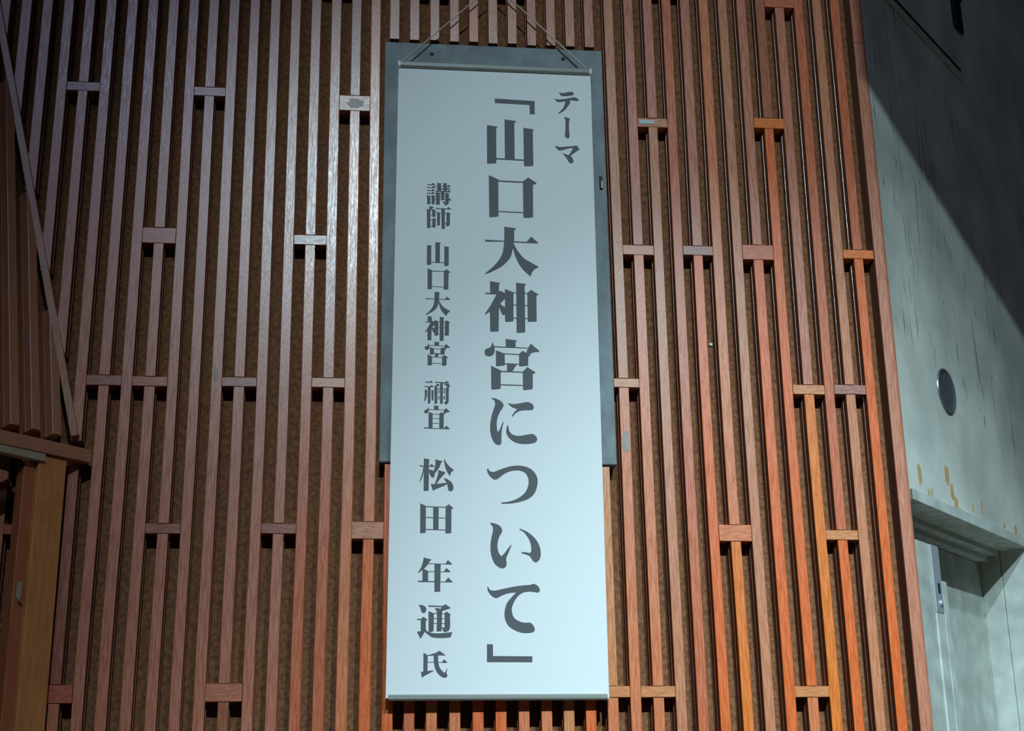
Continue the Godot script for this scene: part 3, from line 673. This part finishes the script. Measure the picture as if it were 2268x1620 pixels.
func build_slat_wall() -> void:
	var w := thing("wall_front", "wall of reddish vertical timber slats over brown fibre board behind the white banner", "slat wall", Vector3.ZERO, self, "structure")
	put("backing_board", box(Vector3(-0.865, 2.55, -DEEP - 0.02), Vector3(4.29, 5.1, 0.04)), M["felt"], w, "coarse brown fibre board behind the slats")
	put("masonry", box(Vector3(-0.865, 3.7, -DEEP - 0.1), Vector3(4.29, 7.6, 0.12)), M["hall"], w)
	put("upper_plaster", box(Vector3(-0.865, 6.25, -0.03), Vector3(4.29, 2.5, 0.06)), M["hall"], w)
	var top := 4.98
	var low := 0.1
	for i in range(-8, 43):
		var x := (i - 22) * PITCH
		# the stretches of wall this slat covers, from the top down
		var runs := []
		if i <= 5:
			var e := edge_height(x + HALF - 0.004)
			if e < top:
				runs.append([top, e])
			runs.append([2.535 if i == 5 else 2.6, low])
		elif i >= 19 and i <= 29:
			runs.append([top, 3.8755 + rng.randf_range(-0.002, 0.002)])
			runs.append([2.5555, low])
		else:
			runs.append([top, low])
		var cuts := []
		for b in BARS:
			if b[0] == i:
				cuts.append([b[1] + 0.0015, b[2] - 0.0015])
		cuts.sort_custom(func(p, q): return p[0] > q[0])
		var pieces := []
		for r in runs:
			var hi: float = r[0]
			for c in cuts:
				if c[0] < hi and c[1] > r[1]:
					pieces.append([hi, c[0]])
					hi = c[1]
			pieces.append([hi, r[1]])
		var tone: String = TONES[i - 1] if i >= 1 else "p"
		for k in pieces.size():
			var letter := tone[mini(k, tone.length() - 1)]
			var o := put("slat", slat_mesh(i, pieces[k][1], pieces[k][0], HALF + rng.randf_range(-0.0004, 0.0004), rng.randf_range(-0.0008, 0.0004), M[letter]), null, w)
			o.position.x = x
			if i == 11 and k == 0:
				put("glue_residue", blob(Vector3(stray(11, 2.81) - 0.004, 2.805, 0.0003), Vector2(0.008, 0.022), 5), M["residue"], o, "whitish glue residue")
			if i == 30 and k == 1:
				put("whitened_patch", blob(Vector3(stray(30, 2.63), 2.628, 0.0003), Vector2(0.0125, 0.033), 9), M["residue"], o, "whitish rubbed patch")
	for b in BARS:
		var i: int = b[0]
		var x := (i - 22) * PITCH
		var y: float = (b[1] + b[2]) / 2.0
		var x0 := x - PITCH + HALF + stray(i - 1, y) + 0.001
		var x1 := x + PITCH - HALF + stray(i + 1, y) - 0.001
		if i == 42:
			x1 = 1.2505
		if i == 30:
			x0 = 0.4515
		var o := put("crossbar", bar_x(x0, x1, b[2], b[1], -0.046, rng.randf_range(-0.0012, 0.0002)), M[b[3] + "_across"], w)
		if i == 17:
			put("torn_sticker", blob(Vector3((x0 + x1) / 2 + 0.003, y, 0.0006), Vector2(0.026, 0.017), 3), M["residue"], o, "torn silvery remains of a sticker")
		if i == 32:
			put("paper_label", box(Vector3(x0 + 0.027, y + 0.001, 0.0006), Vector3(0.044, 0.013, 0.0006)), flat(lin(0.5, 0.56, 0.55), 0.6), o, "small white paper label")
	# end post of the slatted wall, proud of the slats, rounded on the outside; two lengths butted together
	var prof := PackedVector2Array([Vector2(1.252, 0.006), Vector2(1.279, 0.006), Vector2(1.284, 0.0045), Vector2(1.288, 0.0015), Vector2(1.2905, -0.003), Vector2(1.292, -0.009), Vector2(1.292, -DEEP - 0.09), Vector2(1.254, -DEEP - 0.09)])
	for e in [[0.0, 3.9285, "e"], [3.9300, 5.1, "p"]]:
		var st := begin()
		add_prism(st, prof, e[0], e[1], Transform3D(Basis(Vector3(1, 0, 0), Vector3(0, 0, 1), Vector3(0, 1, 0)), Vector3.ZERO))
		var ep := put("end_post", done(st), M[e[2]], w, "broad rounded timber post closing the slats")
		put("inner_side", box(Vector3(1.2518, (e[0] + e[1]) / 2.0, -0.0235), Vector3(0.0016, e[1] - e[0], 0.055)), M["dark_side"], ep, "inner side of the post, darkened for the shade it lies in")  # thin dark facing: the shade on this side is put into its colour
	add_flecks(w)
	put("base_board", bar_x(-3.0, 1.25, 0.0, 0.1, -DEEP, 0.004), M["d_across"], w)
	for s in [[Vector3(0.7513, 2.9388, -DEEP + 0.003), 0.005], [Vector3(-0.9491, 2.5808, -DEEP + 0.003), 0.005]]:
		var st := begin()
		add_prism(st, PackedVector2Array([Vector2(-1, -0.8), Vector2(0.7, -1.0), Vector2(1.0, 0.7), Vector2(0.1, 0.6), Vector2(-0.4, 1.0), Vector2(-1.0, 0.4)]), -0.5, 0.4, Transform3D(Basis().scaled(Vector3.ONE * s[1]), s[0]))
		put("paper_scrap", done(st), M["scrap"], w, "tiny pale scrap stuck to the backing board")

# little pale chips scattered on the faces of the slats
func add_flecks(w: Node3D) -> void:
	var st := begin()
	var r := RandomNumberGenerator.new()
	r.seed = 9
	for k in 90:
		var i := r.randi_range(12, 42)
		var y := lerpf(1.86, 3.6, r.randf() * r.randf())
		if i >= 19 and i <= 29:
			continue
		var clear := true
		for b in BARS:
			if b[0] == i and y > b[2] - 0.01 and y < b[1] + 0.01:
				clear = false
		if not clear:
			continue
		var p := PackedVector2Array()
		for j in 6:
			p.append(Vector2.from_angle(-TAU * j / 6.0) * r.randf_range(0.0004, 0.0016) * Vector2(r.randf_range(0.7, 1.6), 1.0))
		add_prism(st, p, 0.0, 0.0009, Transform3D(Basis(), Vector3((i - 22) * PITCH + stray(i, y) + r.randf_range(-0.011, 0.011), y, 0.0)))
	var o := put("paint_flecks", done(st), M["scrap"], w, "tiny pale chips on the slats")
	o.set_meta("kind", "stuff")

# a thin irregular patch lying on a face that looks along z
func blob(at: Vector3, half: Vector2, sd: int) -> ArrayMesh:
	var r := RandomNumberGenerator.new()
	r.seed = sd
	var p := PackedVector2Array()
	for k in 18:
		var v := Vector2.from_angle(-TAU * k / 18.0)
		v = v / pow(pow(absf(v.x), 3.0) + pow(absf(v.y), 3.0), 0.3333) * lerpf(0.7, 1.0, r.randf())
		p.append(v * half)
	var st := begin()
	add_prism(st, p, 0.0, 0.0004, Transform3D(Basis(), at))
	return done(st)

# ---------- the painted wall on the right ----------

func wall_piece(s0: float, s1: float, y0: float, y1: float, depth: float) -> ArrayMesh:
	var st := SurfaceTool.new()
	st.begin(Mesh.PRIMITIVE_TRIANGLES)
	st.set_smooth_group(-1)
	var f := func(s: float, y: float, z: float) -> void:
		st.set_uv(Vector2((s + 0.1) / 2.5, (4.7 - y) / 2.5))
		st.add_vertex(Vector3(s, y, z))
	var q := func(c: Array) -> void:
		for k in [0, 1, 2, 0, 2, 3]:
			f.call(c[k][0], c[k][1], c[k][2])
	q.call([[s0, y0, 0], [s0, y1, 0], [s1, y1, 0], [s1, y0, 0]])
	q.call([[s0, y0, -depth], [s1, y0, -depth], [s1, y1, -depth], [s0, y1, -depth]])
	q.call([[s0, y0, -depth], [s0, y0, 0], [s1, y0, 0], [s1, y0, -depth]])
	q.call([[s0, y1, -depth], [s1, y1, -depth], [s1, y1, 0], [s0, y1, 0]])
	q.call([[s0, y0, -depth], [s0, y1, -depth], [s0, y1, 0], [s0, y0, 0]])
	q.call([[s1, y0, -depth], [s1, y0, 0], [s1, y1, 0], [s1, y1, -depth]])
	return done(st)

# a bar along the wall whose left end follows the back of the slatted wall
func sheared(s1: float, front: float, back: float, y0: float, y1: float) -> ArrayMesh:
	var st := begin()
	var p := PackedVector2Array([Vector2(-front * 1.0724 + 0.001, front), Vector2(s1, front), Vector2(s1, -back), Vector2(back * 1.0724 + 0.001, -back)])
	add_prism(st, p, y0, y1, Transform3D(Basis(Vector3(1, 0, 0), Vector3(0, 0, 1), Vector3(0, 1, 0)), Vector3.ZERO))
	return done(st)

func build_right_wall() -> void:
	var a := deg_to_rad(43.0)
	var d := Vector3(sin(a), 0, -cos(a))
	var n := Vector3(cos(a), 0, sin(a))
	var tf := Transform3D(Basis(d, Vector3.UP, n), Vector3(1.2935, 0, -0.01))
	var paint := streaked_paint()
	var w := thing("wall_side", "grey-green painted wall with dark runs, running back beyond the slats", "wall", Vector3.ZERO, self, "structure")
	w.transform = tf
	put("wall_above_door", wall_piece(0.0, 4.6, 2.474, 7.4, 0.05), paint, w)
	put("wall_beside_door", wall_piece(1.03, 4.6, 0.0, 2.474, 0.3), paint, w)
	put("rail_moulding", bar_x(0.0, 0.925, 4.205, 4.228, -0.002, 0.010, 0.003), M["frame_paint"], w, "narrow pale rail across the wall")
	put("rail_shade_band", bar_x(0.0, 0.925, 4.2285, 4.256, -0.002, 0.0015, 0.0005), M["dark"], w)  # dark strip drawn for the band of shadow above the rail
	# bare spots where the paint has flaked
	var spots := [[0.091, 2.562, 0.017, 0.036], [0.150, 2.520, 0.010, 0.012], [0.175, 2.524, 0.007, 0.014], [0.315, 2.603, 0.022, 0.034], [0.345, 2.555, 0.016, 0.030], [0.372, 2.523, 0.022, 0.026], [0.405, 2.507, 0.018, 0.008], [0.515, 2.533, 0.010, 0.014], [0.60, 2.545, 0.008, 0.030], [0.80, 2.522, 0.012, 0.010], [0.915, 2.522, 0.018, 0.020], [0.955, 2.508, 0.02, 0.008]]
	for k in spots.size():
		var s: Array = spots[k]
		put("bare_patch", blob(Vector3(s[0], s[1], 0.0002), Vector2(s[2], s[3]), 100 + k), M["plaster_bare"], w, "ochre patch of bare plaster")
	# doorway
	var dr := thing("door_1", "pale grey double door set back in the painted wall beside the slats", "door", Vector3.ZERO, self, "structure")
	dr.transform = tf
	put("lintel", sheared(1.03, 0.012, 0.30, 2.472, 2.503), M["frame_paint"], dr)
	put("head_stop", sheared(0.977, -0.084, 0.30, 2.4565, 2.4718), M["frame_paint"], dr)
	put("head_stop", sheared(0.977, -0.118, 0.30, 2.440, 2.456), M["frame_paint"], dr)
	put("jamb", box(Vector3(1.0045, 1.236, -0.036), Vector3(0.053, 2.472, 0.096), 0.002), M["frame_paint"], dr)
	put("jamb", box(Vector3(1.0000, 1.236, -0.12), Vector3(0.050, 2.472, 0.07), 0.002), M["frame_paint"], dr)
	put("jamb", box(Vector3(0.996, 1.236, -0.22), Vector3(0.046, 2.472, 0.13), 0.002), M["frame_paint"], dr)
	put("door_leaf", box(Vector3(0.638, 1.219, -0.175), Vector3(0.67, 2.436, 0.04), 0.002), M["door_paint"], dr, "pale grey sliding door leaf on the inner track")
	var la := put("door_leaf", box(Vector3(0.187, 1.193, -0.0675), Vector3(0.225, 2.386, 0.035), 0.002), M["door_paint"], dr, "pale grey sliding door leaf on the outer track")
	put("closing_stile", box(Vector3(0.268, 1.092, -0.048), Vector3(0.062, 2.184, 0.006), 0.001), M["frame_paint"], la)
	put("edge_strip", box(Vector3(0.3245, 1.1425, -0.0675), Vector3(0.041, 2.285, 0.042), 0.003), M["frame_paint"], la)
	put("lock_plate", box(Vector3(0.269, 2.2855, -0.047), Vector3(0.060, 0.199, 0.005), 0.001), M["chrome"], la, "bright steel lock plate")
	put("lock_slot", box(Vector3(0.272, 2.258, -0.0445), Vector3(0.014, 0.03, 0.002), 0.0005), M["dark"], la)
	var knob := put("lock_pin", lathe(PackedVector2Array([Vector2(0.009, -0.0445), Vector2(0.0085, -0.040), Vector2(0.005, -0.038), Vector2(0.0001, -0.0375)]), 16), M["chrome"], la)
	knob.position = Vector3(0.275, 2.215, 0)
	# a steel cable sleeve let into the wall
	var ring := thing("cable_sleeve", "round steel sleeve let into the painted wall above the door", "wall sleeve", Vector3.ZERO, self)
	ring.transform = tf * Transform3D(Basis(), Vector3(0.388, 2.884, 0.0))
	put("rim", lathe(PackedVector2Array([Vector2(0.074, 0.0), Vector2(0.0735, 0.004), Vector2(0.070, 0.0065), Vector2(0.066, 0.006), Vector2(0.063, 0.003)])), flat(Color(0.58, 0.60, 0.62), 0.3, 0.75), ring)
	put("cover", lathe(PackedVector2Array([Vector2(0.064, 0.0035), Vector2(0.058, 0.0018), Vector2(0.045, 0.0009), Vector2(0.0001, 0.0006)])), flat(Color(0.36, 0.385, 0.40), 0.4, 0.3), ring, "dull steel cover inside the rim")
	# a black clip near the end of the rail
	var clip := thing("black_bracket", "black upright bracket on the painted wall above the end of the rail", "bracket", Vector3.ZERO, self)
	clip.transform = tf * Transform3D(Basis(), Vector3(0.945, 4.49, 0.0))
	put("plate", box(Vector3(0, 0, 0.006), Vector3(0.085, 0.125, 0.012), 0.003), M["dark"], clip)
	put("hook", bar_x(-0.045, 0.0, 0.045, 0.062, 0.012, 0.03, 0.003), M["dark"], clip)

# ---------- the leaning panel and doorway on the left ----------

func build_left_side() -> void:
	var a := deg_to_rad(44.0)
	var d := Vector3(sin(a), 0, -cos(a))
	var u := Vector3(-0.1168, 0.9846, -0.1300)
	u = (u - d * u.dot(d)).normalized()
	var n := d.cross(u)
	var w := thing("wall_leaning", "leaning panel of brown timber slats above the doorway beside the banner wall", "slat panel", Vector3.ZERO, self, "structure")
	w.transform = Transform3D(Basis(d, u, n), Vector3(-1.0137, 2.626, 0.0))
	var back := PackedVector2Array([Vector2(-0.06, -0.012), Vector2(-1.6, -0.012), Vector2(-1.6, 2.4), Vector2(-0.50, 2.4)])
	put("backing_board", prism(back, -DEEP - 0.02, -DEEP), M["felt"], w)
	for k in 24:
		var s := -0.0705 - 0.064 * k
		var t1 := minf(-5.53 * s - 0.03, 2.3)
		var st := begin()
		add_prism(st, slat_profile(0.0135), -0.013, t1, Transform3D(Basis(Vector3(1, 0, 0), Vector3(0, 0, 1), Vector3(0, 1, 0)), Vector3(s, 0, 0)))
		put("slat", done(st), M["u"], w)
	# the board along the raking edge, lying on the main slats
	var e := Vector3(-0.2391, 0.9710, 0.0)
	var side := Vector3(0.9710, 0.2391, 0.0)
	var st2 := begin()
	add_prism(st2, PackedVector2Array([Vector2(-0.020, 0.0012), Vector2(-0.0015, 0.0012), Vector2(0, 0.003), Vector2(0, 0.018), Vector2(-0.0015, 0.0195), Vector2(-0.020, 0.0195)]), -0.004, 1.95, Transform3D(Basis(side, Vector3(0, 0, 1), e), Vector3(-1.0137, 2.626, 0.0)))
	var rk := put("raking_board", done(st2), M["u"], w, "narrow board along the raking edge")
	rk.transform = w.transform.affine_inverse()
	# door head and post
	var nv := Vector3(cos(a), 0, sin(a))
	var dr := thing("door_2", "doorway under the leaning panel with a brown head board and worn post", "doorway", Vector3.ZERO, self, "structure")
	dr.transform = Transform3D(Basis(d, Vector3.UP, nv), Vector3(-0.975, 0, 0.001))
	put("head_board", bar_x(-1.6, -0.004, 2.548, 2.584, -0.05, 0.0, 0.0015), M["u_across"], dr)
	put("head_strip", bar_x(-1.6, -0.142, 2.526, 2.547, -0.03, -0.002, 0.002), painted(lin(0.44, 0.36, 0.25), 0.5), dr, "pale grey-green strip under the head board")
	put("post", box(Vector3(-0.1125, 1.2725, -0.03), Vector3(0.085, 2.545, 0.04), 0.003), M["post"], dr, "worn yellowish door post")
	put("stop", box(Vector3(-0.171, 1.262, -0.042), Vector3(0.032, 2.524, 0.034), 0.002), M["b"], dr)
	var cp := put("catch_plate", box(Vector3(-0.172, 2.19, -0.0225), Vector3(0.014, 0.042, 0.005), 0.001), M["residue"], dr, "small pale metal catch plate")
	put("peg", tube(PackedVector3Array([Vector3(-0.172, 2.165, -0.022), Vector3(-0.172, 2.165, -0.012)]), 0.004), M["chrome"], cp)
	put("solid_panel", box(Vector3(-2.3, 3.7, -0.03), Vector3(1.4, 7.4, 0.06)), M["hall"], dr)

# ---------- the steel board ----------

func build_board() -> void:
	var b := thing("steel_board", "tall blue-grey painted steel board let into the slats behind the white banner", "panel", Vector3(0.12, 2.56, 0.0), self)
	put("panel", bar_x(-0.3285, 0.3295, 0.0, 1.304, -DEEP + 0.001, 0.003, 0.003), M["steel_board"], b)
	for s in [[-0.189, 1.267], [0.211, 1.269]]:
		var o := put("screw", lathe(PackedVector2Array([Vector2(0.006, 0.003), Vector2(0.0055, 0.0045), Vector2(0.003, 0.005), Vector2(0.0001, 0.005)]), 16), M["dark"], b)
		o.position = Vector3(s[0], s[1], 0)
	put("latch", box(Vector3(0.3135, 0.859, 0.005), Vector3(0.009, 0.04, 0.006), 0.001), M["dark"], b, "small black slotted latch")
	put("latch_tongue", box(Vector3(0.3155, 0.852, 0.0085), Vector3(0.0035, 0.022, 0.003), 0.0005), M["chrome"], b)

# ---------- the banner ----------

# depth of the hanging sheet at a place given in banner millimetres
func sheet_z(x: float, y: float) -> float:
	var u := clampf((x + 300.0) / 600.0, 0.0, 1.0)
	var v := clampf(-y / 1840.0, 0.0, 1.0)
	return lerpf(0.031, lerpf(0.036, 0.026, u), v) + 0.0012 * sin(v * 9.0) * sin(u * PI) + 0.002 * v * (1 - v) * cos(u * 6.0)

func outline(flat_list: Array) -> PackedVector2Array:
	var p := []
	var s := []
	for k in range(0, flat_list.size(), 3):
		p.append(Vector2(flat_list[k], flat_list[k + 1]))
		s.append(flat_list[k + 2] == 1)
	var n := p.size()
	var out := PackedVector2Array()
	for i in n:
		var j := (i + 1) % n
		out.append(p[i])
		if not s[i] and not s[j]:
			continue
		var ln: float = p[i].distance_to(p[j])
		var m0: Vector2 = (p[j] - p[i])
		var m1: Vector2 = m0
		if s[i]:
			m0 = (p[j] - p[(i + n - 1) % n]).normalized() * ln
		if s[j]:
			m1 = (p[(j + 1) % n] - p[i]).normalized() * ln
		for q in range(1, 5):
			var t := q / 5.0
			var t2 := t * t
			var t3 := t2 * t
			out.append(p[i] * (2 * t3 - 3 * t2 + 1) + m0 * (t3 - 2 * t2 + t) + p[j] * (3 * t2 - 2 * t3) + m1 * (t3 - t2))
	return out

func character(called: String, at: Vector2, scl: Vector2, parent: Node) -> void:
	var st := SurfaceTool.new()
	st.begin(Mesh.PRIMITIVE_TRIANGLES)
	var strokes: Array = GLYPHS[called][1]
	for k in strokes.size():
		var poly := outline(strokes[k])
		var t := Geometry2D.triangulate_polygon(poly)
		if t.is_empty():
			print("no fill for ", called, " stroke ", k)
		for j in range(0, t.size(), 3):
			var c := [poly[t[j]], poly[t[j + 1]], poly[t[j + 2]]]
			if (c[1] - c[0]).cross(c[2] - c[0]) > 0.0:
				c = [c[0], c[2], c[1]]
			for q in c:
				var v: Vector2 = q * scl + at
				st.set_normal(Vector3(0, 0, 1))
				st.add_vertex(Vector3(v.x * 0.001, v.y * 0.001, sheet_z(v.x, v.y) + 0.0006 + 0.00003 * k))
	put("printed_character", st.commit(), M["ink"], parent)

func build_banner() -> void:
	var b := thing("hanging_banner", "long white paper banner with grey Japanese lettering hanging from a cord", "banner", BANNER_AT, self)
	# sheet: corners (mm) top left, top right, bottom right, bottom left
	var tl := Vector2(-288.8, -3.0)
	var tr := Vector2(288.8, -2.5)
	var br := Vector2(281.9, -1842.0)
	var bl := Vector2(-304.4, -1840.2)
	var nu := 10
	var nv := 40
	var st := SurfaceTool.new()
	st.begin(Mesh.PRIMITIVE_TRIANGLES)
	st.set_smooth_group(0)
	var g := []
	for j in nv + 1:
		var row := []
		for i in nu + 1:
			var u := float(i) / nu
			var v := float(j) / nv
			var q := tl.lerp(tr, u).lerp(bl.lerp(br, u), v)
			row.append(Vector3(q.x * 0.001, q.y * 0.001, sheet_z(q.x, q.y)))
		g.append(row)
	var th := Vector3(0, 0, -0.0008)
	for j in nv:
		for i in nu:
			quad(st, g[j][i], g[j][i + 1], g[j + 1][i + 1], g[j + 1][i])
	st.set_smooth_group(1)
	for j in nv:
		for i in nu:
			quad(st, g[j][i] + th, g[j + 1][i] + th, g[j + 1][i + 1] + th, g[j][i + 1] + th)
	st.set_smooth_group(-1)
	for j in nv:
		quad(st, g[j][0], g[j + 1][0], g[j + 1][0] + th, g[j][0] + th)
		quad(st, g[j][nu], g[j][nu] + th, g[j + 1][nu] + th, g[j + 1][nu])
	for i in nu:
		quad(st, g[nv][i], g[nv][i + 1], g[nv][i + 1] + th, g[nv][i] + th)
	put("sheet", done(st), M["paper"], b, "smooth white paper sheet")
	# rails
	var top := put("top_rail", bar_x(-0.2835, 0.2845, -0.0045, 0.0165, 0.022, 0.040, 0.005), M["rail"], b, "grey rail gripping the top of the sheet")
	put("end_cap", bar_x(-0.2895, -0.2835, -0.0045, 0.0165, 0.022, 0.040, 0.004), M["cap"], top, "white end cap")
	put("end_cap", bar_x(0.2845, 0.2905, -0.0045, 0.0165, 0.022, 0.040, 0.004), M["cap"], top, "white end cap")
	var foot := put("bottom_rail", bar_x(-0.2978, 0.2760, -1.8465, -1.8310, 0.024, 0.041, 0.004), M["rail"], b, "grey rail along the foot of the sheet")
	foot.rotation.y = 0.014
	# cord
	put("cord", tube(PackedVector3Array([Vector3(-0.280, 0.015, 0.031), Vector3(-0.0045, 0.2965, 0.024), Vector3(0.0, 0.2985, 0.024), Vector3(0.0045, 0.2965, 0.024), Vector3(0.284, 0.012, 0.031)]), 0.0021), M["cord"], b, "thin grey hanging cord")
	for k in GLYPHS:
		character(k, GLYPHS[k][0], Vector2.ONE, b)
	for s in SMALL:
		character(s[0], s[1], s[2], b)

func build_small_things() -> void:
	var h := thing("wall_hook", "small metal hook in the slats that carries the banner cord", "hook", BANNER_AT + Vector3(0, 0.297, 0.0), self)
	put("shank", tube(PackedVector3Array([Vector3(0, -0.0005, -0.05), Vector3(0, -0.0005, 0.028)]), 0.0022), M["chrome"], h)
	put("tip", tube(PackedVector3Array([Vector3(0, -0.0005, 0.028), Vector3(0, 0.004, 0.031), Vector3(0, 0.012, 0.031)]), 0.0022), M["chrome"], h)
